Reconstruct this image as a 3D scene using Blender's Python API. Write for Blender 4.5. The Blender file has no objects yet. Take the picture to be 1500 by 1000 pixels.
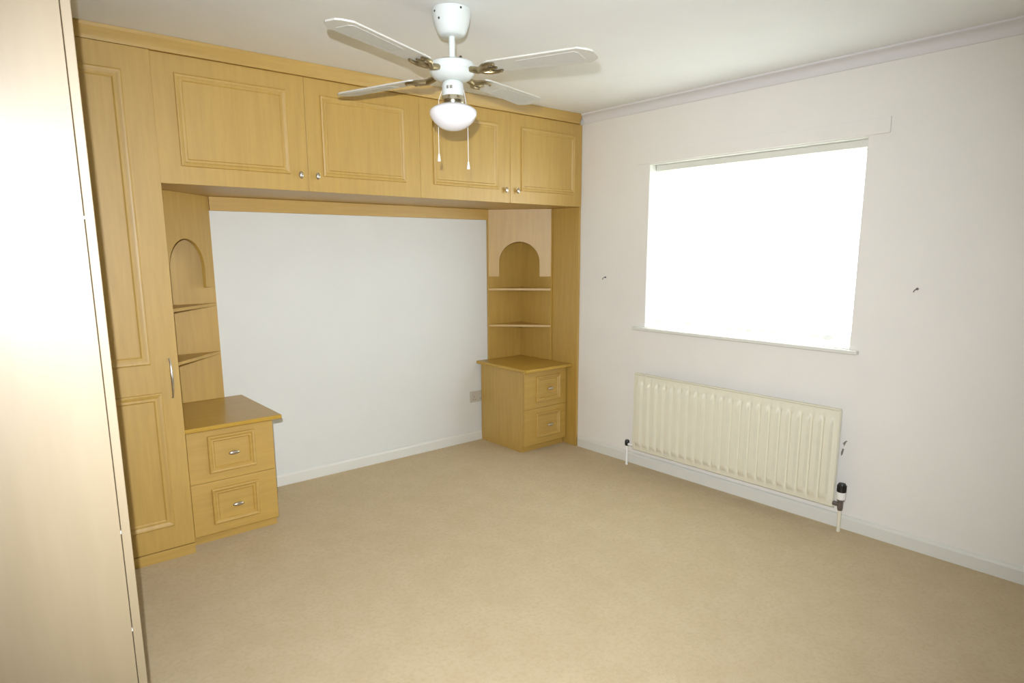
import bpy, bmesh, math, random
from mathutils import Vector, Matrix

# ------------------------------------------------------------------ camera, world, light, exposure
SC = bpy.context.scene
COL = SC.collection
PI = math.pi
CAM = Vector((-3.460, -3.962, 1.471))
YAW, PITCH, ROLL, FPX = math.radians(40.124), math.radians(-10.078), math.radians(-0.213), 947.05
fw = Vector((math.sin(YAW) * math.cos(PITCH), math.cos(YAW) * math.cos(PITCH), math.sin(PITCH)))
r0 = Vector((math.cos(YAW), -math.sin(YAW), 0))
u0 = r0.cross(fw)
rt = r0 * math.cos(ROLL) + u0 * math.sin(ROLL)
up = -r0 * math.sin(ROLL) + u0 * math.cos(ROLL)


def basis(r, u, f, loc):
    m = Matrix(((r.x, u.x, -f.x, loc.x), (r.y, u.y, -f.y, loc.y), (r.z, u.z, -f.z, loc.z), (0, 0, 0, 1)))
    return m


cd = bpy.data.cameras.new('camera')
cd.sensor_fit = 'HORIZONTAL'
cd.sensor_width = 36.0
cd.lens = FPX / 1500 * 36.0
cd.shift_y = 35.24 / 1500          # the photograph is cropped a little off the lens axis
cd.clip_start = 0.02
cam = bpy.data.objects.new('camera', cd)
COL.objects.link(cam)
cam.matrix_world = basis(rt, up, fw, CAM)
SC.camera = cam

# overcast sky, seen and felt only through the window
SKY = 17.0
w = bpy.data.worlds.new('overcast_sky')
SC.world = w
w.use_nodes = True
bg = w.node_tree.nodes['Background']
bg.inputs[0].default_value = (0.92, 0.98, 1.06, 1)
bg.inputs[1].default_value = SKY

# the camera's own flash, a few centimetres above the lens
FLASH = 460.0
fl = bpy.data.lights.new('camera_flash', 'SPOT')
fl.energy = FLASH
fl.color = (0.965, 1.0, 1.07)
fl.spot_size = math.radians(109)
fl.spot_blend = 1.0
fl.shadow_soft_size = 0.006
flo = bpy.data.objects.new('camera_flash', fl)
COL.objects.link(flo)
flo.matrix_world = basis(rt, up, (fw - up * 0.06).normalized(), CAM + up * 0.130 - rt * 0.036)

# window portal: guides sampling of the sky, emits nothing itself
pl = bpy.data.lights.new('window_portal', 'AREA')
pl.shape = 'RECTANGLE'
pl.size, pl.size_y = 1.06, 1.33
pl.cycles.is_portal = True
plo = bpy.data.objects.new('window_portal', pl)
COL.objects.link(plo)
plo.location = (0.24, -1.900, 1.49)
plo.rotation_euler = (0, math.radians(90), 0)

vs = SC.view_settings
vs.view_transform = 'Standard'
vs.look = 'None'
vs.exposure = 0.0
vs.gamma = 1.0
vs.use_curve_mapping = False
SC.cycles.use_denoising = True
SC.cycles.sample_clamp_indirect = 6.0
SC.cycles.caustics_reflective = False
SC.cycles.caustics_refractive = False


# ------------------------------------------------------------------ materials
def new_mat(name):
    m = bpy.data.materials.new(name)
    m.use_nodes = True
    return m, m.node_tree.nodes, m.node_tree.links, m.node_tree.nodes['Principled BSDF']


def plain(name, col, rough=0.5, metal=0.0, spec=0.5):
    m, n, l, b = new_mat(name)
    b.inputs['Base Color'].default_value = (*col, 1)
    b.inputs['Roughness'].default_value = rough
    b.inputs['Metallic'].default_value = metal
    b.inputs['Specular IOR Level'].default_value = spec
    return m


def mottled(name, c1, c2, scale, rough, bump=0.0, bscale=200, stretch=(1, 1, 1), spec=0.5, detail=4, c3=None, coat=0.0, coat_rough=0.4):
    """two colours mixed by (stretched) noise, fine bump"""
    m, n, l, b = new_mat(name)
    tc = n.new('ShaderNodeTexCoord')
    mp = n.new('ShaderNodeMapping')
    mp.inputs['Scale'].default_value = stretch
    l.new(tc.outputs['Object'], mp.inputs['Vector'])
    nz = n.new('ShaderNodeTexNoise')
    nz.inputs['Scale'].default_value = scale
    nz.inputs['Detail'].default_value = detail
    nz.inputs['Roughness'].default_value = 0.6
    l.new(mp.outputs[0], nz.inputs['Vector'])
    cr = n.new('ShaderNodeValToRGB')
    cr.color_ramp.elements[0].position = 0.32
    cr.color_ramp.elements[0].color = (*c1, 1)
    cr.color_ramp.elements[1].position = 0.68
    cr.color_ramp.elements[1].color = (*c2, 1)
    l.new(nz.outputs['Fac'], cr.inputs[0])
    out = cr.outputs[0]
    if c3:
        nz2 = n.new('ShaderNodeTexNoise')
        nz2.inputs['Scale'].default_value = scale * 9
        nz2.inputs['Detail'].default_value = 3
        l.new(mp.outputs[0], nz2.inputs['Vector'])
        mr = n.new('ShaderNodeMapRange')
        mr.inputs['From Min'].default_value = 0.45
        mr.inputs['From Max'].default_value = 0.75
        mr.inputs['To Max'].default_value = 0.6
        l.new(nz2.outputs['Fac'], mr.inputs['Value'])
        mx = n.new('ShaderNodeMix')
        mx.data_type = 'RGBA'
        l.new(mr.outputs[0], mx.inputs['Factor'])
        l.new(out, mx.inputs['A'])
        mx.inputs['B'].default_value = (*c3, 1)
        out = mx.outputs['Result']
    l.new(out, b.inputs['Base Color'])
    b.inputs['Roughness'].default_value = rough
    b.inputs['Specular IOR Level'].default_value = spec
    if coat:
        b.inputs['Coat Weight'].default_value = coat
        b.inputs['Coat Roughness'].default_value = coat_rough
    if bump:
        nb = n.new('ShaderNodeTexNoise')
        nb.inputs['Scale'].default_value = bscale
        nb.inputs['Detail'].default_value = 2
        l.new(tc.outputs['Object'], nb.inputs['Vector'])
        bp = n.new('ShaderNodeBump')
        bp.inputs['Strength'].default_value = bump
        bp.inputs['Distance'].default_value = 0.004
        l.new(nb.outputs['Fac'], bp.inputs['Height'])
        l.new(bp.outputs[0], b.inputs['Normal'])
    return m


WOODA, WOODB = (0.425, 0.255, 0.036), (0.48, 0.297, 0.049)
M = {}
M['wood'] = mottled('maple_wood_vertical', WOODA, WOODB, 7, 0.58, 0.0, stretch=(6, 6, 0.5), spec=1.0, coat=0.6, coat_rough=0.45)
M['wood_h'] = mottled('maple_wood_horizontal', WOODA, WOODB, 7, 0.58, 0.0, stretch=(0.5, 6, 6), spec=1.0, coat=0.6, coat_rough=0.45)
M['wood_top'] = mottled('maple_wood_top', WOODA, WOODB, 7, 0.30, 0.0, stretch=(0.5, 6, 6), spec=0.5)
M['near_wood'] = mottled('maple_wood_near', (0.27, 0.205, 0.110), (0.30, 0.23, 0.13), 4, 0.60, 0.0, stretch=(5, 5, 0.5), spec=1.0, coat=0.85, coat_rough=0.34)  # near wardrobe's maple, greyer and less yellow than the rest
M['carcass'] = plain('cabinet_carcass', (0.45, 0.28, 0.09), 0.6)
M['wall_b'] = mottled('wall_paint_white', (0.66, 0.67, 0.63), (0.68, 0.69, 0.65), 3, 0.75, 0.05, 300)
M['wall_r'] = mottled('wall_paint_cream', (0.765, 0.745, 0.69), (0.785, 0.765, 0.71), 3, 0.75, 0.08, 260)
M['ceil'] = mottled('ceiling_paint', (0.79, 0.80, 0.78), (0.81, 0.82, 0.80), 3, 0.8, 0.06, 120)
M['wall_f'] = mottled('wall_paint_low_bounce', (0.42, 0.38, 0.31), (0.45, 0.41, 0.34), 3, 0.8)  # unseen walls, toned darker on purpose to cut bounced light
M['gloss'] = plain('white_gloss_paint', (0.69, 0.69, 0.63), 0.35)
M['coving'] = plain('coving_paint', (0.70, 0.69, 0.69), 0.7)
M['carpet'] = mottled('beige_carpet', (0.59, 0.475, 0.300), (0.635, 0.520, 0.340), 7, 0.95, 0.7, 500, spec=0.1, c3=(0.53, 0.415, 0.24))
M['rad'] = plain('radiator_enamel', (0.72, 0.69, 0.55), 0.5)
M['socket'] = plain('socket_plastic_shaded', (0.50, 0.47, 0.40), 0.4)  # white plastic greyed down, the corner's shade is put into the colour
M['white'] = plain('white_plastic', (0.82, 0.82, 0.78), 0.4)
M['fanwhite'] = plain('white_enamel', (0.66, 0.70, 0.67), 0.3)
M['blade'] = mottled('white_blade_laminate', (0.57, 0.56, 0.50), (0.60, 0.59, 0.53), 6, 0.45, stretch=(1, 1, 1))
M['inlay'] = mottled('blade_inlay', (0.53, 0.53, 0.48), (0.57, 0.57, 0.52), 60, 0.55)
M['brass'] = plain('aged_brass', (0.36, 0.29, 0.16), 0.38, 1.0)
M['pewter'] = plain('pewter_metal', (0.62, 0.58, 0.50), 0.28, 1.0)
M['chrome'] = plain('chrome_metal', (0.65, 0.60, 0.45), 0.18, 1.0)
M['black'] = plain('black_plastic', (0.012, 0.012, 0.012), 0.4)
M['dark'] = plain('dark_gap', (0.01, 0.008, 0.006), 0.8)
M['steel'] = plain('valve_metal', (0.25, 0.23, 0.24), 0.4, 1.0)
M['chip'] = plain('chipped_paint', (0.06, 0.05, 0.04), 0.7)
M['mark'] = plain('dark_mark', (0.22, 0.20, 0.16), 0.9)
M['globe'] = None
m, n, l, b = new_mat('opal_glass')
b.inputs['Base Color'].default_value = (0.84, 0.83, 0.85, 1)
b.inputs['Roughness'].default_value = 0.12
b.inputs['Subsurface Weight'].default_value = 0.25
b.inputs['Subsurface Radius'].default_value = (0.02, 0.02, 0.02)
b.inputs['Coat Weight'].default_value = 0.3
M['globe'] = m
# glass pane: clear with a faint reflection
m, n, l, b = new_mat('window_glass')
n.remove(b)
tr = n.new('ShaderNodeBsdfTransparent')
gl = n.new('ShaderNodeBsdfGlossy')
gl.inputs['Roughness'].default_value = 0.02
mx = n.new('ShaderNodeMixShader')
mx.inputs[0].default_value = 0.05
l.new(tr.outputs[0], mx.inputs[1])
l.new(gl.outputs[0], mx.inputs[2])
l.new(mx.outputs[0], n['Material Output'].inputs['Surface'])
M['glass'] = m
# sheer blind fabric: part see-through, part translucent
m, n, l, b = new_mat('sheer_blind_fabric')
n.remove(b)
tr = n.new('ShaderNodeBsdfTransparent')
tl = n.new('ShaderNodeBsdfTranslucent')
df = n.new('ShaderNodeBsdfDiffuse')
tl.inputs['Color'].default_value = (0.92, 0.92, 0.89, 1)
df.inputs['Color'].default_value = (0.86, 0.86, 0.83, 1)
m1 = n.new('ShaderNodeMixShader')
m1.inputs[0].default_value = 0.45
l.new(tl.outputs[0], m1.inputs[1])
l.new(df.outputs[0], m1.inputs[2])
m2 = n.new('ShaderNodeMixShader')
m2.inputs[0].default_value = 0.22
l.new(m1.outputs[0], m2.inputs[1])
l.new(tr.outputs[0], m2.inputs[2])
l.new(m2.outputs[0], n['Material Output'].inputs['Surface'])
M['blind'] = m
M['ground'] = mottled('outdoor_ground', (0.30, 0.33, 0.24), (0.42, 0.42, 0.36), 0.4, 0.9)

# ------------------------------------------------------------------ object helpers
WL = {}


def mk(name, bm, mat, parent=None, smooth=False, loc=None, recalc=True):
    """link a bmesh (world coordinates) as ONE mesh object"""
    if recalc:
        bmesh.ops.recalc_face_normals(bm, faces=bm.faces)
    if parent is not None:
        o0 = WL[parent]
    elif loc is not None:
        o0 = Vector(loc)
    else:
        xs = [v.co for v in bm.verts]
        o0 = Vector(((min(c.x for c in xs) + max(c.x for c in xs)) / 2, (min(c.y for c in xs) + max(c.y for c in xs)) / 2, min(c.z for c in xs)))
    bmesh.ops.translate(bm, verts=bm.verts, vec=-o0)
    me = bpy.data.meshes.new(name)
    bm.to_mesh(me)
    bm.free()
    me.materials.append(M[mat])
    if smooth:
        for p in me.polygons:
            p.use_smooth = True
        try:
            me.set_sharp_from_angle(angle=math.radians(40))
        except Exception:
            pass
    o = bpy.data.objects.new(name, me)
    COL.objects.link(o)
    if parent is not None:
        o.parent = parent
    else:
        o.location = o0
    WL[o] = o0
    return o


def empty(name, loc, label=None, cat=None, group=None, kind=None):
    o = bpy.data.objects.new(name, None)
    o.empty_display_size = 0.1
    o.location = loc
    COL.objects.link(o)
    WL[o] = Vector(loc)
    return tag(o, label, cat, group, kind)


def tag(o, label=None, cat=None, group=None, kind=None):
    if label: o['label'] = label
    if cat: o['category'] = cat
    if group: o['group'] = group
    if kind: o['kind'] = kind
    return o


def NB():
    return bmesh.new()


def box(bm, x0, x1, y0, y1, z0, z1, bev=0.0):
    b2 = bmesh.new()
    bmesh.ops.create_cube(b2, size=1.0)
    for v in b2.verts:
        v.co = Vector((x0 + (v.co.x + .5) * (x1 - x0), y0 + (v.co.y + .5) * (y1 - y0), z0 + (v.co.z + .5) * (z1 - z0)))
    if bev > 0:
        bmesh.ops.bevel(b2, geom=b2.edges[:], offset=bev, segments=2, affect='EDGES', profile=0.5)
    merge(bm, b2)
    return bm


def merge(bm, b2, mtx=None):
    if mtx is not None:
        bmesh.ops.transform(b2, matrix=mtx, verts=b2.verts)
    mp = {v: bm.verts.new(v.co) for v in b2.verts}
    for f in b2.faces:
        try:
            bm.faces.new([mp[v] for v in f.verts])
        except ValueError:
            pass
    b2.free()


def lathe(bm, prof, cx, cy, seg=40, mtx=None):
    """prof: list of (r, z) in world z, revolved about the vertical through (cx, cy)"""
    b2 = bmesh.new()
    rings = []
    for r, z in prof:
        if r < 1e-6:
            rings.append([b2.verts.new((cx, cy, z))])
        else:
            rings.append([b2.verts.new((cx + r * math.cos(2 * PI * k / seg), cy + r * math.sin(2 * PI * k / seg), z)) for k in range(seg)])
    for a, b in zip(rings, rings[1:]):
        for k in range(seg):
            k2 = (k + 1) % seg
            if len(a) == 1 and len(b) == 1:
                continue
            if len(a) == 1:
                b2.faces.new((a[0], b[k], b[k2]))
            elif len(b) == 1:
                b2.faces.new((a[k], b[0], a[k2]))
            else:
                b2.faces.new((a[k], b[k], b[k2], a[k2]))
    if len(rings[0]) > 1: b2.faces.new(rings[0])
    if len(rings[-1]) > 1: b2.faces.new(rings[-1][::-1])
    merge(bm, b2, mtx)
    return bm


def tube(bm, pts, rad, seg=10):
    pts = [Vector(p) for p in pts]
    if not isinstance(rad, (list, tuple)):
        rad = [rad] * len(pts)
    rings = []
    ref = None
    for i, p in enumerate(pts):
        t = (pts[min(i + 1, len(pts) - 1)] - pts[max(i - 1, 0)]).normalized()
        if ref is None:
            a = Vector((0, 0, 1)) if abs(t.z) < 0.9 else Vector((1, 0, 0))
            ref = t.cross(a).normalized()
        n1 = (ref - t * ref.dot(t)).normalized()
        n2 = t.cross(n1)
        ref = n1
        rings.append([bm.verts.new(p + (n1 * math.cos(2 * PI * k / seg) + n2 * math.sin(2 * PI * k / seg)) * rad[i]) for k in range(seg)])
    for a, b in zip(rings, rings[1:]):
        for k in range(seg):
            bm.faces.new((a[k], b[k], b[(k + 1) % seg], a[(k + 1) % seg]))
    bm.faces.new(rings[0][::-1])
    bm.faces.new(rings[-1])
    return bm


def ellipsoid(bm, c, rx, ry, rz, u=20, v=12):
    b2 = bmesh.new()
    bmesh.ops.create_uvsphere(b2, u_segments=u, v_segments=v, radius=1.0)
    merge(bm, b2, Matrix.Translation(Vector(c)) @ Matrix.Diagonal((rx, ry, rz, 1)))
    return bm


def prism(bm, poly, d):
    """poly: world points of a flat outline; d: extrusion vector"""
    b2 = bmesh.new()
    a = [b2.verts.new(Vector(p)) for p in poly]
    b = [b2.verts.new(Vector(p) + Vector(d)) for p in poly]
    b2.faces.new(a)
    b2.faces.new(b[::-1])
    for i in range(len(a)):
        j = (i + 1) % len(a)
        b2.faces.new((a[i], b[i], b[j], a[j]))
    bmesh.ops.triangulate(b2, faces=[f for f in b2.faces if len(f.verts) > 4])
    merge(bm, b2)
    return bm


def sweep_x(bm, prof, x0, x1):
    """prof: (y, z) closed outline extruded along X"""
    return prism(bm, [(x0, y, z) for y, z in prof], (x1 - x0, 0, 0))


def moulding(x0, x1, z0, z1, yf, wdt=0.034, h=0.009):
    """mitred picture-frame bead on a door face that looks towards -Y at y = yf"""
    bm = bmesh.new()
    prof = [(0, 0.0), (0.002, h * .75), (0.007, h), (0.014, h * .85), (wdt * .6, h * .45), (wdt * .85, h * .5), (wdt, 0.0)]
    rings = []
    for d, hh in prof:
        rings.append([bm.verts.new((x, yf - hh, z)) for x, z in ((x0 + d, z0 + d), (x1 - d, z0 + d), (x1 - d, z1 - d), (x0 + d, z1 - d))])
    for a, b in zip(rings, rings[1:]):
        for k in range(4):
            bm.faces.new((a[k], a[(k + 1) % 4], b[(k + 1) % 4], b[k]))
    for k in range(4):
        bm.faces.new((rings[0][k], rings[-1][k], rings[-1][(k + 1) % 4], rings[0][(k + 1) % 4]))
    return bm


# ------------------------------------------------------------------ the room
H = 2.40
XL, YF = -3.86, -4.75          # left wall, wall behind the camera
T = 0.28                       # outer wall thickness
WY0, WY1, WZ0, WZ1 = -2.565, -1.235, 0.961, 2.015   # window opening

st = lambda o: tag(o, kind='structure')
st(mk('floor', box(NB(), XL - .1, T, YF - .1, .1, -.10, 0), 'carpet'))['label'] = 'plain beige carpet covering the whole bedroom floor'
st(mk('ceiling', box(NB(), XL - .1, T, YF - .1, .1, H, H + .10), 'ceil'))
st(mk('wall_back', box(NB(), XL - .1, T, 0, .10, 0, H), 'wall_b'))
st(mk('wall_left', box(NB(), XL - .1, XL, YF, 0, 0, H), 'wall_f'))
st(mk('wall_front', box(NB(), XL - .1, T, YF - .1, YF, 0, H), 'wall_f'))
bm = NB()
box(bm, 0, T, YF, WY0, 0, H)
box(bm, 0, T, WY1, 0, 0, H)
box(bm, 0, T, WY0, WY1, 0, WZ0)
box(bm, 0, T, WY0, WY1, WZ1, H)
wall_r = st(mk('wall_right', bm, 'wall_r'))


def skirting_profile(s):
    return [(0, 0), (s * .015, 0), (s * .015, .060), (s * .010, .072), (s * .004, .076), (0, .076)]


st(mk('baseboard_back', prism(NB(), [(-2.285, y, z) for y, z in skirting_profile(-1)], (1.842, 0, 0)), 'gloss'))
st(mk('baseboard_right', prism(NB(), [(x, -.645, z) for x, z in skirting_profile(-1)], (0, YF + .645, 0)), 'gloss'))
st(mk('baseboard_front', prism(NB(), [(XL, YF - y, z) for y, z in skirting_profile(-1)], (-XL - .016, 0, 0)), 'gloss'))
# coving along the window wall and the wall behind
def coving_profile():
    pts = [(0, H - .058)]
    pts.append((.006, H - .058))
    for k in range(7):
        a = k / 6 * PI / 2
        pts.append((.050 - .040 * math.cos(a), H - .052 + .040 * math.sin(a)))
    pts += [(.056, H - .008), (.056, H), (0, H)]
    return pts


st(mk('trim_1', prism(NB(), [(-d, -.655, z) for d, z in coving_profile()], (0, YF + .655, 0)), 'coving', smooth=True))
st(mk('trim_2', prism(NB(), [(XL, YF + d, z) for d, z in coving_profile()], (-XL - .06, 0, 0)), 'coving', smooth=True))
# ground outside, one storey below
st(mk('ground', box(NB(), .6, 45, -30, 26, -2.85, -2.75), 'ground'))

# window_1: white frame with mullion and transom, panes, board sill
win = empty('window_1', (.20, (WY0 + WY1) / 2, WZ0), kind='structure')
fx0, fx1 = .17, .23
bm = NB()
box(bm, fx0, fx1, WY0, WY1, WZ0, WZ0 + .06)
box(bm, fx0, fx1, WY0, WY1, WZ1 - .06, WZ1)
box(bm, fx0, fx1, WY0, WY0 + .06, WZ0 + .06, WZ1 - .06)
box(bm, fx0, fx1, WY1 - .06, WY1, WZ0 + .06, WZ1 - .06)
mk('frame', bm, 'white', win)
ym = (WY0 + WY1) / 2
mk('mullion', box(NB(), fx0, fx1, ym - .03, ym + .03, WZ0 + .06, WZ1 - .06), 'white', win)
zt = 1.50
for a, b in ((WY0 + .06, ym - .03), (ym + .03, WY1 - .06)):
    mk('transom', box(NB(), fx0, fx1, a, b, zt - .025, zt + .025), 'white', win)
    mk('pane', box(NB(), .198, .204, a, b, WZ0 + .06, zt - .025), 'glass', win)
    mk('pane', box(NB(), .198, .204, a, b, zt + .025, WZ1 - .06), 'glass', win)
bm = NB()
box(bm, -.034, .0, -2.610, -1.155, .941, .9615, .004)
box(bm, -.004, fx0, WY0 + .001, WY1 - .001, .9565, .9645)
mk('window_sill', bm, 'gloss', win)
# plaster lining of the reveal
bm = NB()
box(bm, .002, fx0, WY0, WY0 + .004, .9645, WZ1)
box(bm, .002, fx0, WY1 - .004, WY1, .9645, WZ1)
box(bm, .002, fx0, WY0 + .004, WY1 - .004, WZ1 - .004, WZ1)
mk('reveal_lining', bm, 'gloss', win)
# small dark marks on the wall beside the radiator
bm = NB()
prism(bm, [(-.0005, -2.569, 0.458), (-.0005, -2.575, 0.458), (-.0005, -2.578, 0.446), (-.0005, -2.588, 0.474), (-.0005, -2.595, 0.476), (-.0005, -2.586, 0.480), (-.0005, -2.575, 0.468)], (-.0008, 0, 0))
prism(bm, [(-.0005, -2.566, 0.391), (-.0005, -2.574, 0.401), (-.0005, -2.579, 0.431), (-.0005, -2.571, 0.434), (-.0005, -2.565, 0.411)], (-.0008, 0, 0))
mk('wall_mark', bm, 'mark', wall_r)

# ------------------------------------------------------------------ batten, hooks, socket
bat = tag(mk('curtain_batten', box(NB(), -.010, 0, -2.662, -1.139, 2.018, 2.092, .002), 'wall_r'),
          'cream painted wooden batten fixed to the wall above the window', 'batten')


def hook(y, z, label):
    e = empty('curtain_hook', (0, y, z), label, 'hook', 'small hooks on the window wall')
    mk('hook_plate', lathe(NB(), [(0, -.001), (.006, -.001), (.006, .003), (0, .003)], 0, 0, 14, Matrix.Translation((-.001, y, z)) @ Matrix.Rotation(-PI / 2, 4, 'Y')), 'steel', e)
    pts = [(-.002, y, z), (-.014, y, z), (-.022, y + .003, z - .004), (-.026, y + .006, z - .010), (-.022, y + .008, z - .014), (-.016, y + .010, z - .012)]
    mk('hook_wire', tube(NB(), pts, .0022, 8), 'steel', e, True)


hook(-.881, 1.284, 'tiny metal hook on the wall between cupboards and window')
hook(-2.845, 1.285, 'small dark metal hook on the bare wall beyond the window')

s = empty('wall_socket', (-.479, -.006, .310), 'white double wall socket half hidden behind the corner bedside cabinet', 'socket')
mk('face_plate', box(NB(), -.552, -.406, -.010, 0, .307, .393, .002), 'socket', s)
for x in (-.526, -.432):
    mk('switch_rocker', box(NB(), x - .006, x + .006, -.0135, -.009, .363, .381, .001), 'socket', s)
for x in (-.515, -.443):
    bm = NB()
    box(bm, x - .002, x + .002, -.0106, -.0095, .345, .354)
    box(bm, x - .014, x - .007, -.0106, -.0095, .327, .331)
    box(bm, x + .007, x + .014, -.0106, -.0095, .327, .331)
    mk('pin_holes', bm, 'dark', s)

# ------------------------------------------------------------------ overhead cupboards
YU = -.640           # face of the overhead doors
ZB, ZD = 1.777, 2.3365


def knob(door, x, z, yf):
    bm = NB()
    tube(bm, [(x, yf + .001, z), (x, yf - .012, z)], .0045, 10)
    ellipsoid(bm, (x, yf - .018, z), .0120, .0095, .0185)
    return mk('knob', bm, 'pewter', door, True)


def cupboard(x0, xm, x1, label, pan, knobs):
    e = empty('overhead_cupboard', ((x0 + x1) / 2, -.3, ZB), label, 'cupboard', 'overhead cupboards over the bed recess')
    bm = NB()
    box(bm, x0, x1, YU + .020, -.001, ZB + .018, 2.398)
    box(bm, x0, x1, YU + .012, -.001, ZB, ZB + .0175)
    mk('body', bm, 'wood_h', e)
    for (a, b), (pa, pb), kx in (((x0, xm), pan[0], knobs[0]), ((xm, x1), pan[1], knobs[1])):
        d = mk('door', box(NB(), a + .0007, b - .0007, YU, YU + .0185, ZB, ZD, .0015), 'wood', e)
        mk('panel_moulding', moulding(pa, pb, 1.857, 2.261, YU), 'wood', d)
        knob(d, kx, 1.855, YU)
    return e


cupboard(-2.7255, -2.031, -1.351, 'overhead maple cupboard pair beside the tall wardrobe, left of the ceiling fan light',
         ((-2.634, -2.126), (-1.948, -1.447)), (-2.076, -1.986))
cupboard(-1.351, -.669, -.004, 'overhead maple cupboard pair meeting the window wall',
         ((-1.261, -.765), (-.579, -.072)), (-.712, -.615))

# cornice with rounded end, running over wardrobe and cupboards
def cornice():
    bm = NB()
    rr = .055
    xe, yf = -.012, YU + .002
    path = [((-3.245, yf), (0, -1)), ((xe - rr, yf), (0, -1))]
    for k in range(1, 9):
        a = k / 8 * PI / 2
        path.append(((xe - rr + rr * math.sin(a), yf + rr - rr * math.cos(a)), (math.sin(a), -math.cos(a))))
    prof = [(-.02, 2.338), (.018, 2.338), (.020, 2.348), (.024, 2.356), (.032, 2.370), (.038, 2.382), (.041, 2.386), (.042, 2.399), (-.02, 2.399)]
    rings = []
    for i, (p, nn) in enumerate(path):
        t = 0 if i < 2 else (i - 1) / 8
        k = 1 - t * .7
        rings.append([bm.verts.new((p[0] + nn[0] * d * k, p[1] + nn[1] * d * k, z)) for d, z in prof])
    for a, b in zip(rings, rings[1:]):
        for k in range(len(prof)):
            bm.faces.new((a[k], b[k], b[(k + 1) % len(prof)], a[(k + 1) % len(prof)]))
    bm.faces.new(rings[0])
    bm.faces.new(rings[-1][::-1])
    return bm


tag(mk('cornice', cornice(), 'wood_h', smooth=True), 'long maple cornice moulding along the ceiling above wardrobe and cupboards', 'cornice')
tag(mk('pelmet_board', box(NB(), -2.3555, -.3725, -.030, -.001, 1.699, ZB - .001, .002), 'wood_h'),
    'narrow maple board under the overhead cupboards along the top of the bed recess', 'pelmet')

# ------------------------------------------------------------------ tall wardrobe on the bed wall
YW = -.655
e = empty('tall_wardrobe', (-2.98, -.3, 0), 'tall maple wardrobe with two-panel door and bow handle beside the shelves', 'wardrobe')
mk('body', box(NB(), -3.240, -2.7285, YW + .022, -.001, .055, 2.3365), 'wood', e)
mk('plinth', box(NB(), -3.240, -2.7275, YW + .002, -.001, 0, .052, .001), 'wood_h', e)
d = mk('door', box(NB(), -3.235, -2.7275, YW, YW + .020, .056, 2.3365, .0020), 'wood', e)
mk('panel_moulding', moulding(-3.115, -2.842, .960, 2.238, YW, .040), 'wood', d)
mk('panel_moulding', moulding(-3.115, -2.808, .168, .825, YW, .040), 'wood', d)
bm = NB()
pts, rad = [], []
for k in range(13):
    t = k / 12
    pts.append((-2.7650, YW - .004 - .020 * math.sin(PI * t) ** .7, .795 + .186 * t))
    rad.append(.0035 + .0030 * math.sin(PI * t))
tube(bm, pts, rad, 10)
for z in (.797, .979):
    tube(bm, [(-2.7650, YW + .001, z), (-2.7650, YW - .006, z)], .005, 10)
mk('handle', bm, 'pewter', d, True)

# ------------------------------------------------------------------ corner shelf units
def shelf_unit(cx, s, la, lb, label, zsh, zlo):
    """corner at (cx, 0); s=+1: bed-wall board runs to +X ; s=-1: to -X. la along the bed wall, lb along Y."""
    e = empty('corner_shelf_unit', (cx + s * la / 2, -.15, zlo), label, 'shelf unit', 'corner shelf units in the bed recess')
    z0, z1 = zlo, ZB - .001
    a0, a1 = sorted((cx, cx + s * la))
    mk('back_board', box(NB(), a0, a1, -.018, -.001, z0, z1, .001), 'wood', e)
    b0, b1 = sorted((cx + s * .001, cx + s * .016))
    mk('side_board', box(NB(), b0, b1, -lb, -.0185, z0, z1, .001), 'wood', e)
    A = Vector((cx + s * (la - .004), -.020, 0))      # end of the diagonal on the bed wall
    B = Vector((cx + s * .0165, -(lb - .002), 0))      # end on the side board
    C = Vector((cx + s * .0165, -.0188, 0))
    for z in zsh:
        bm = NB()
        prism(bm, [(p.x, p.y, z) for p in (A, B, C)], (0, 0, -.016))
        mk('shelf', bm, 'wood_h', e)
    # arched front board on the diagonal
    D = B - A
    L = D.length
    u = D / L
    nrm = Vector((u.y, -u.x, 0))
    if nrm.dot(C - A) < 0:
        nrm = -nrm
    zb, zs, rr = 1.276, 1.382, L * .325
    cxm = L * .495
    b2 = NB()
    P = lambda q, z: b2.verts.new((A.x + u.x * q, A.y + u.y * q, z))
    xa, xb = cxm - rr, cxm + rr

    def quad(*qz):
        b2.faces.new([P(q, z) for q, z in qz])
    for q0, q1 in ((0, xa), (xb, L)):
        quad((q0, zb), (q1, zb), (q1, zs), (q0, zs))
        quad((q0, zs), (q1, zs), (q1, z1), (q0, z1))
    NA = 28
    arc = [(cxm - rr * math.cos(k / NA * PI), zs + rr * math.sin(k / NA * PI)) for k in range(NA + 1)]
    for (qa, za), (qb, zb2) in zip(arc, arc[1:]):
        quad((qa, za), (qb, zb2), (qb, z1), (qa, z1))
    bmesh.ops.remove_doubles(b2, verts=b2.verts, dist=1e-5)
    ex = bmesh.ops.extrude_face_region(b2, geom=b2.faces[:])
    bmesh.ops.translate(b2, verts=[g for g in ex['geom'] if isinstance(g, bmesh.types.BMVert)], vec=nrm * .018)
    bm = b2
    mk('arch_panel', bm, 'wood', e)
    return e


shelf_unit(-2.7265, 1, .370, .360, 'arched maple corner shelf unit beside the tall wardrobe', (1.182, .903), .6245)
shelf_unit(-.022, -1, .350, .366, 'arched maple corner shelf unit in the window corner with glare on its arch', (1.186, .906), .6325)

e = tag(mk('end_panel', box(NB(), -.0215, -.002, -.634, -.001, 0, ZB - .001, .001), 'wood'),
        'tall maple end panel standing against the window wall under the cupboards', 'panel')

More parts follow.
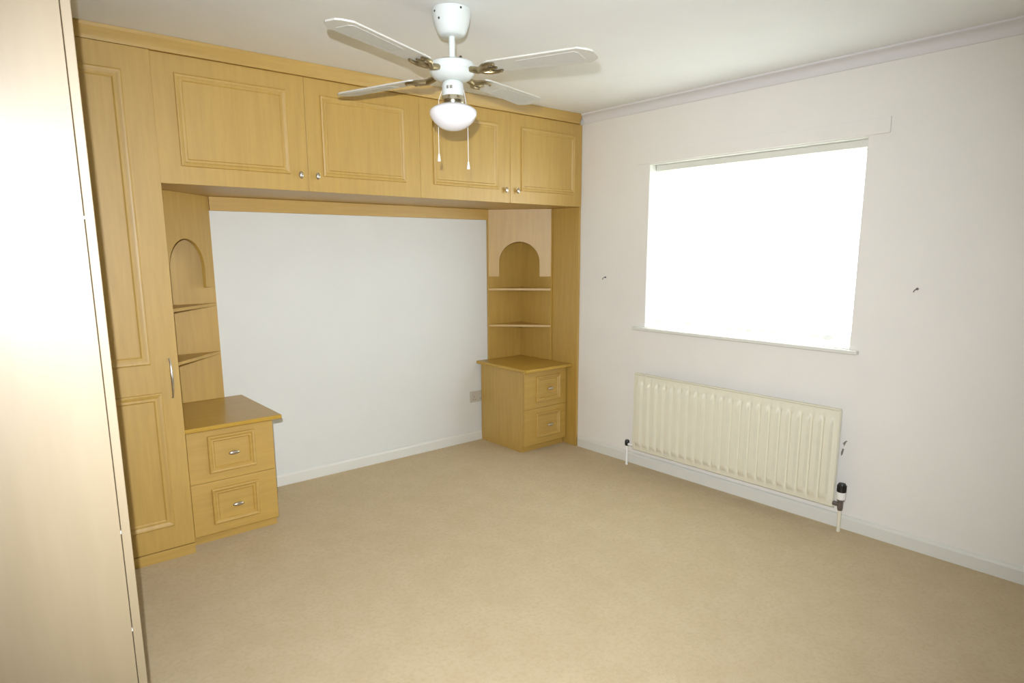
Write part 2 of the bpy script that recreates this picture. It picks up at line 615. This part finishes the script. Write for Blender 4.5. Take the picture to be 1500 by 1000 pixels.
# ------------------------------------------------------------------ bedside cabinets
def bedside(x0, x1, yf, tx0, tx1, ty, zt, pan, hx, label, px):
    e = empty('bedside_cabinet', ((x0 + x1) / 2, yf / 2, 0), label, 'bedside cabinet', 'bedside cabinets')
    mk('body', box(NB(), x0, x1, yf + .020, -.016, .048, zt - .024), 'wood', e)
    mk('plinth', box(NB(), px, x1 - .002, yf + .035, -.016, 0, .047), 'wood_h', e)
    bm = NB()
    box(bm, tx0, tx1, ty, -.001, zt - .022, zt, .004)
    mk('top', bm, 'wood_top', e)
    for (z0, z1), (p0, p1), hz in (((.3262, zt - .026), (.369, .563), .463), ((.050, .3248), (.098, .288), .186)):
        dr = mk('drawer', box(NB(), x0 + .001, x1 - .001, yf, yf + .019, z0, z1, .0025), 'wood_h', e)
        mk('panel_moulding', moulding(pan[0], pan[1], p0, p1, yf, .032, .012), 'wood_h', dr)
        bm = NB()
        tube(bm, [(hx, yf + .001, hz), (hx, yf - .014, hz)], .0045, 10)
        ellipsoid(bm, (hx, yf - .021, hz), .028, .009, .0105)
        mk('handle', bm, 'pewter', dr, True)
    return e


bedside(-2.715, -2.289, -.600, -2.7255, -2.252, -.640, .624, (-2.620, -2.386), -2.500,
        'maple two-drawer bedside cabinet beside the tall wardrobe', -2.710)
bedside(-.450, -.030, -.532, -.484, -.0225, -.585, .632, (-.340, -.092), -.207,
        'maple two-drawer bedside cabinet in the window corner, its plain side in view', -.448)

# ------------------------------------------------------------------ near wardrobe beside the camera
YN = -2.45
e = empty('side_wardrobe', (-3.55, -1.6, 0), 'tall maple wardrobe end panel filling the near left of view', 'wardrobe')
xd = -3.248            # face of its doors
bm = NB()
box(bm, XL + .001, xd - .0183, YN, YN + .018, 0, 2.398, .001)
mk('side_panel', bm, 'near_wood', e)
mk('body', box(NB(), XL + .001, xd - .0186, YN + .0185, YW - .012, .055, 2.398), 'carcass', e)
yy = YN
nd = 4
wd = (YW - .015 - YN) / nd
for k in range(nd):
    d = mk('door', box(NB(), xd - .0168, xd, YN + k * wd + .001, YN + (k + 1) * wd - .001, .056, 2.380, .0015), 'near_wood', e)
    y0, y1 = YN + k * wd, YN + (k + 1) * wd
    TX = Matrix(((0, -1, 0, 0), (1, 0, 0, 0), (0, 0, 1, 0), (0, 0, 0, 1)))      # a bead that faces -Y turned to face +X
    for z0, z1 in ((.960, 2.238), (.168, .825)):
        bm = moulding(y0 + .09, y1 - .09, z0, z1, -xd, .040)
        bmesh.ops.transform(bm, matrix=TX, verts=bm.verts)
        mk('panel_moulding', bm, 'near_wood', d)
    yh = y1 - .045 if k % 2 == 0 else y0 + .045
    bm = NB()
    tube(bm, [(xd + .004 + .020 * math.sin(PI * t / 12) ** .7, yh, .795 + .186 * t / 12) for t in range(13)], [.0035 + .003 * math.sin(PI * t / 12) for t in range(13)], 10)
    for z in (.797, .979):
        tube(bm, [(xd - .001, yh, z), (xd + .006, yh, z)], .005, 10)
    mk('handle', bm, 'pewter', d, True)
    if k == 0:
        for z in (1.537, .888, .663):
            mk('buffer', box(NB(), xd - .0182, xd - .0169, YN + .002, YN + .012, z - .003, z + .003), 'white', d)

# ------------------------------------------------------------------ radiator
RY0, RY1, RZ0, RZ1 = -2.577, -1.219, .124, .652
e = empty('radiator', (-.07, (RY0 + RY1) / 2, 0), 'long cream ribbed panel radiator on the wall below the window', 'radiator')
bm = NB()
NR = 22
cols = NR * 12
zrows = [RZ0, RZ0 + .004, RZ0 + .030, RZ0 + .042, RZ0 + .055, RZ0 + .075, RZ0 + .2, RZ1 - .2, RZ1 - .080, RZ1 - .062, RZ1 - .050, RZ1 - .040, RZ1 - .006, RZ1]
msk = [0, 0, 0, .35, .8, 1, 1, 1, 1, .8, .35, 0, 0, 0]
rim = [.010, .002, 0, 0, 0, 0, 0, 0, 0, 0, 0, 0, .002, .010]
m0, m1 = .026, .026
grid = []
for zi, z in enumerate(zrows):
    row = []
    for c in range(cols + 5):
        if c < 2:
            y = RY0 + (0, .004)[c]; prof = 0; ex = (.010, .001)[c]
        elif c > cols + 2:
            y = RY1 - (.004, 0)[c - cols - 3]; prof = 0; ex = (.001, .010)[c - cols - 3]
        else:
            t = (c - 2) / cols
            y = RY0 + m0 + t * (RY1 - RY0 - m0 - m1)
            ph = (t * NR) % 1.0
            q = abs(ph - .5) * 2            # 1 in the groove, 0 on the ridge
            prof = 1 - max(0, min(1, (q - .50) / .40)) if c not in (2, cols + 2) else 0
            prof = prof * prof * (3 - 2 * prof)
            ex = 0
        x = -.076 - .017 * prof * msk[zi] + .010 * 0 + max(rim[zi], ex)
        row.append(bm.verts.new((x, y, z)))
    grid.append(row)
for a, b in zip(grid, grid[1:]):
    for k in range(len(a) - 1):
        bm.faces.new((a[k], a[k + 1], b[k + 1], b[k]))
# back sheet
bk = []
for row in (grid[0], grid[-1]):
    bk.append([bm.verts.new((-.056, v.co.y, v.co.z)) for v in row])
for k in range(len(bk[0]) - 1):
    bm.faces.new((bk[0][k], bk[1][k], bk[1][k + 1], bk[0][k + 1]))
    bm.faces.new((grid[0][k], bk[0][k], bk[0][k + 1], grid[0][k + 1]))
    bm.faces.new((grid[-1][k], grid[-1][k + 1], bk[1][k + 1], bk[1][k]))
mk('panel', bm, 'rad', e, True)
# rolled top and bottom seams
mk('top_seam', box(NB(), -.074, -.054, RY0 + .004, RY1 - .004, RZ1 - .002, RZ1 + .006, .002), 'rad', e)
for y in (RY0 + .22, RY1 - .22):
    mk('wall_bracket', box(NB(), -.0565, -.001, y - .02, y + .02, RZ0 + .05, RZ1 - .05), 'rad', e)
# lockshield valve at the cupboard end
v = mk('lockshield_valve', tube(NB(), [(-.066, RY1 - .004, .150), (-.066, RY1 + .046, .150)], .010, 12), 'white', e, True)
bm = NB()
lathe(bm, [(0, .138), (.012, .138), (.016, .145), (.016, .168), (.012, .178), (0, .178)], -.066, RY1 + .048, 14)
mk('valve_cap', bm, 'black', v, True)
mk('pipe', tube(NB(), [(-.066, RY1 + .048, .140), (-.066, RY1 + .048, .0005)], .0085, 12), 'white', e, True)
# thermostatic valve at the near end
yv = RY0 - .034
bm = NB()
tube(bm, [(-.066, RY0 + .004, .150), (-.066, yv, .150)], .012, 12)
lathe(bm, [(0, .118), (.011, .118), (.014, .128), (.014, .168), (.019, .172), (.019, .180), (0, .180)], -.066, yv, 16)
v = mk('thermostatic_valve', bm, 'steel', e, True)
bm = NB()
lathe(bm, [(0, .180), (.021, .180), (.0225, .186), (.0225, .220), (0, .220)], -.066, yv, 20)
mk('valve_body', bm, 'white', v, True)
bm = NB()
lathe(bm, [(0, .2205), (.021, .2205), (.0205, .258), (.017, .266), (0, .268)], -.066, yv, 20)
for k in range(10):
    a = k / 10 * 2 * PI
    b2 = bmesh.new()
    box(b2, -.002, .002, .019, .0235, .222, .256)
    merge(bm, b2, Matrix.Translation((-.066, yv, 0)) @ Matrix.Rotation(a, 4, 'Z'))
mk('dial_cap', bm, 'black', v)
mk('pipe', tube(NB(), [(-.066, yv, .120), (-.066, yv, .0005)], .0095, 12), 'rad', e, True)

# ------------------------------------------------------------------ vertical blind in the window
BX = .085
e = empty('vertical_blind', (BX, ym, .97), 'white vertical louvre blind hanging inside the bright window', 'blind')
mk('headrail', box(NB(), BX - .022, BX + .022, WY0 + .008, WY1 - .008, WZ1 - .042, WZ1 - .0045, .003), 'gloss', e)
NL = 17
pitch_l = (WY1 - WY0 - .06) / NL
lz0, lz1 = .985, WZ1 - .052
base = None
for k in range(NL):
    yc = WY0 + .03 + pitch_l * (k + .5)
    ang = math.radians(22)
    bm = NB()
    vs_ = []
    for j in range(7):
        t = (j / 6 - .5)
        vs_.append(Vector((.006 * (1 - 4 * t * t) - .003, t * .089, 0)))
    R = Matrix.Rotation(ang, 4, 'Z')
    b2 = bmesh.new()
    lo = [b2.verts.new((p.x, p.y, lz0)) for p in vs_]
    hi = [b2.verts.new((p.x, p.y, lz1)) for p in vs_]
    for j in range(6):
        b2.faces.new((lo[j], lo[j + 1], hi[j + 1], hi[j]))
    MT = Matrix.Translation((BX, yc, 0)) @ R
    merge(bm, b2, MT)
    lv = mk('louvre', bm, 'blind', e, True)
    bm = NB()
    b2 = bmesh.new()
    sx = -1 if k == 0 else 1        # the end louvre shows its pocket to the room
    box(b2, *sorted((sx * .0038, sx * .0056)), -.042, .042, lz0 + .002, lz0 + .034)
    merge(bm, b2, MT)
    mk('bottom_weight', bm, 'white', lv)
    bm = NB()
    tube(bm, [(BX, yc, lz1 - .002), (BX, yc, WZ1 - .040)], .003, 6)
    mk('hanger', bm, 'white', lv)
bm = NB()
tube(bm, [(BX + .006, WY0 + .04, lz0 + .006), (BX + .006, WY1 - .04, lz0 + .006)], .0012, 6)
mk('bottom_chain', bm, 'white', e)

# ------------------------------------------------------------------ ceiling fan with light
FX, FY = -1.876, -1.722
e = empty('ceiling_fan', (FX, FY, H), 'white four-blade ceiling fan with opal glass light and two pull cords', 'ceiling fan')
mk('canopy', lathe(NB(), [(0, 2.3985), (.075, 2.3985), (.0765, 2.392), (.0755, 2.374), (.069, 2.344), (.058, 2.316), (.050, 2.304), (.042, 2.300), (0, 2.300)], FX, FY), 'fanwhite', e, True)
c = [o for o in e.children][0]
ca = math.atan2(CAM.y - FY, CAM.x - FX)
for da, z, r in ((.5, 2.386, .0755), (-1.0, 2.380, .0750), (-.75, 2.352, .0700)):
    mk('screw_head', ellipsoid(NB(), (FX + r * math.cos(ca + da), FY + r * math.sin(ca + da), z), .0045, .0045, .0045, 8, 6), 'chip', c, True)
rod = mk('down_rod', tube(NB(), [(FX, FY, 2.305), (FX, FY, 2.205)], .0125, 16), 'fanwhite', e, True)
bm = NB()
tube(bm, [(FX - .022, FY + .017, 2.222), (FX + .024, FY - .019, 2.222)], .004, 8)
ellipsoid(bm, (FX + .026, FY - .021, 2.226), .006, .006, .006, 8, 6)
mk('coupling_bolt', bm, 'chip', rod, True)
mk('motor_housing', lathe(NB(), [(0, 2.212), (.030, 2.212), (.070, 2.208), (.087, 2.200), (.0915, 2.190), (.0915, 2.174), (.089, 2.1725), (.089, 2.169), (.0905, 2.168), (.086, 2.158), (.072, 2.144), (.054, 2.136), (0, 2.135)], FX, FY, 48), 'fanwhite', e, True)
sw = mk('switch_housing', lathe(NB(), [(0, 2.1345), (.034, 2.1345), (.040, 2.128), (.0425, 2.120), (.0425, 2.0785), (0, 2.0785)], FX, FY), 'fanwhite', e, True)
bm = NB()
for da, ww in ((.50, .009), (.16, .011)):
    b2 = bmesh.new()
    box(b2, .0420, .0431, -ww / 2, ww / 2, 2.100, 2.112)
    merge(bm, b2, Matrix.Translation((FX, FY, 0)) @ Matrix.Rotation(ca - da, 4, 'Z'))
mk('printed_mark', bm, 'mark', sw)
mk('metal_collar', lathe(NB(), [(0, 2.078), (.043, 2.078), (.046, 2.073), (.046, 2.056), (.043, 2.046), (0, 2.046)], FX, FY), 'chrome', e, True)
gp = [(.040, 2.0500), (.046, 2.0490), (.060, 2.0440), (.074, 2.0380), (.086, 2.0310), (.093, 2.0240), (.0955, 2.0160), (.0935, 2.004), (.0865, 1.991),
      (.0755, 1.978), (.062, 1.966), (.047, 1.957), (.031, 1.951), (.015, 1.948), (0, 1.9475)]
mk('globe', lathe(NB(), gp, FX, FY, 48), 'globe', e, True)

# blades
def blade(phi, zr, tilt, pitch):
    bm = NB()
    w0, w1, r0_, r1_ = .048, .062, .165, .628
    ol = [(r0_ + .010, -w0 + .010), (r0_ + .03, -w0)]
    ol += [(r1_ - .045, -w1), (r1_ - .012, -w1 + .022), (r1_, -w1 + .040)]
    ol = ol + [(x, -y) for x, y in reversed(ol)]
    MT = Matrix.Translation((FX, FY, zr)) @ Matrix.Rotation(phi, 4, 'Z') @ Matrix.Rotation(-tilt, 4, 'Y') @ Matrix.Rotation(pitch, 4, 'X')
    prism(bm, [(x, y, -.003) for x, y in ol], (0, 0, .006))
    bmesh.ops.transform(bm, matrix=MT, verts=bm.verts)
    b = mk('blade', bm, 'blade', e)
    bm = NB()
    il = [(r0_ + .150, -w0 + .020), (r1_ - .065, -w1 + .018), (r1_ - .052, -w1 + .032)]
    il = il + [(x, -y) for x, y in reversed(il)]
    prism(bm, [(x, y, -.0045) for x, y in il], (0, 0, .0014))
    bmesh.ops.transform(bm, matrix=MT, verts=bm.verts)
    mk('inlay', bm, 'inlay', b)
    # forked scroll bracket
    bm = NB()
    tube(bm, [(.070, 0, .004), (.100, 0, -.004), (.130, 0, -.010), (.150, 0, -.009)], [.010, .012, .013, .011], 10)
    for sg in (-1, 1):
        tube(bm, [(.128, 0, -.010), (.150, sg * .016, -.010), (.172, sg * .032, -.008), (.200, sg * .036, -.007), (.222, sg * .030, -.006)], [.010, .010, .009, .007, .005], 8)
        ellipsoid(bm, (.218, sg * .030, -.0105), .006, .006, .004, 8, 6)
    tube(bm, [(.145, 0, -.010), (.180, 0, -.009), (.215, 0, -.007)], [.010, .008, .004], 8)
    ellipsoid(bm, (.185, 0, -.015), .005, .005, .004, 8, 6)
    bmesh.ops.transform(bm, matrix=MT, verts=bm.verts)
    mk('blade_bracket', bm, 'brass', b, True)


P0 = math.radians(17)
for k, (tl, zr, pt) in enumerate(((0, 2.166, -7), (0, 2.160, -7), (2.2, 2.168, -3), (-2.9, 2.174, -8))):
    blade(P0 + k * PI / 2, zr, math.radians(tl), math.radians(pt))

# pull cords (each with a bell end)
def cord(pts, label_end):
    c = mk('pull_cord', tube(NB(), pts, .0013, 6), 'white', e, True)
    x, y, z = pts[-1]
    mk('cord_bell', lathe(NB(), [(0, z + .002), (.003, z + .002), (.005, z - .012), (.0068, z - .024), (.006, z - .028), (0, z - .028)], x, y, 14), 'white', c, True)


rv = Vector((r0.x, r0.y, 0))
fv = Vector((fw.x, fw.y, 0)).normalized()
Fc = Vector((FX, FY, 0))


def fp(a, b, z):
    p = Fc + rv * a + fv * b
    return (p.x, p.y, z)


cord([fp(-.042, .010, 2.108), fp(-.060, .03, 2.072), fp(-.0675, .066, 2.02), fp(-.0680, .070, 1.98), fp(-.0680, .070, 1.866)], 0)
cord([fp(.042, .010, 2.108), fp(.048, .04, 2.072), fp(.0525, .074, 2.03), fp(.0530, .078, 1.98), fp(.0530, .078, 1.835)], 0)
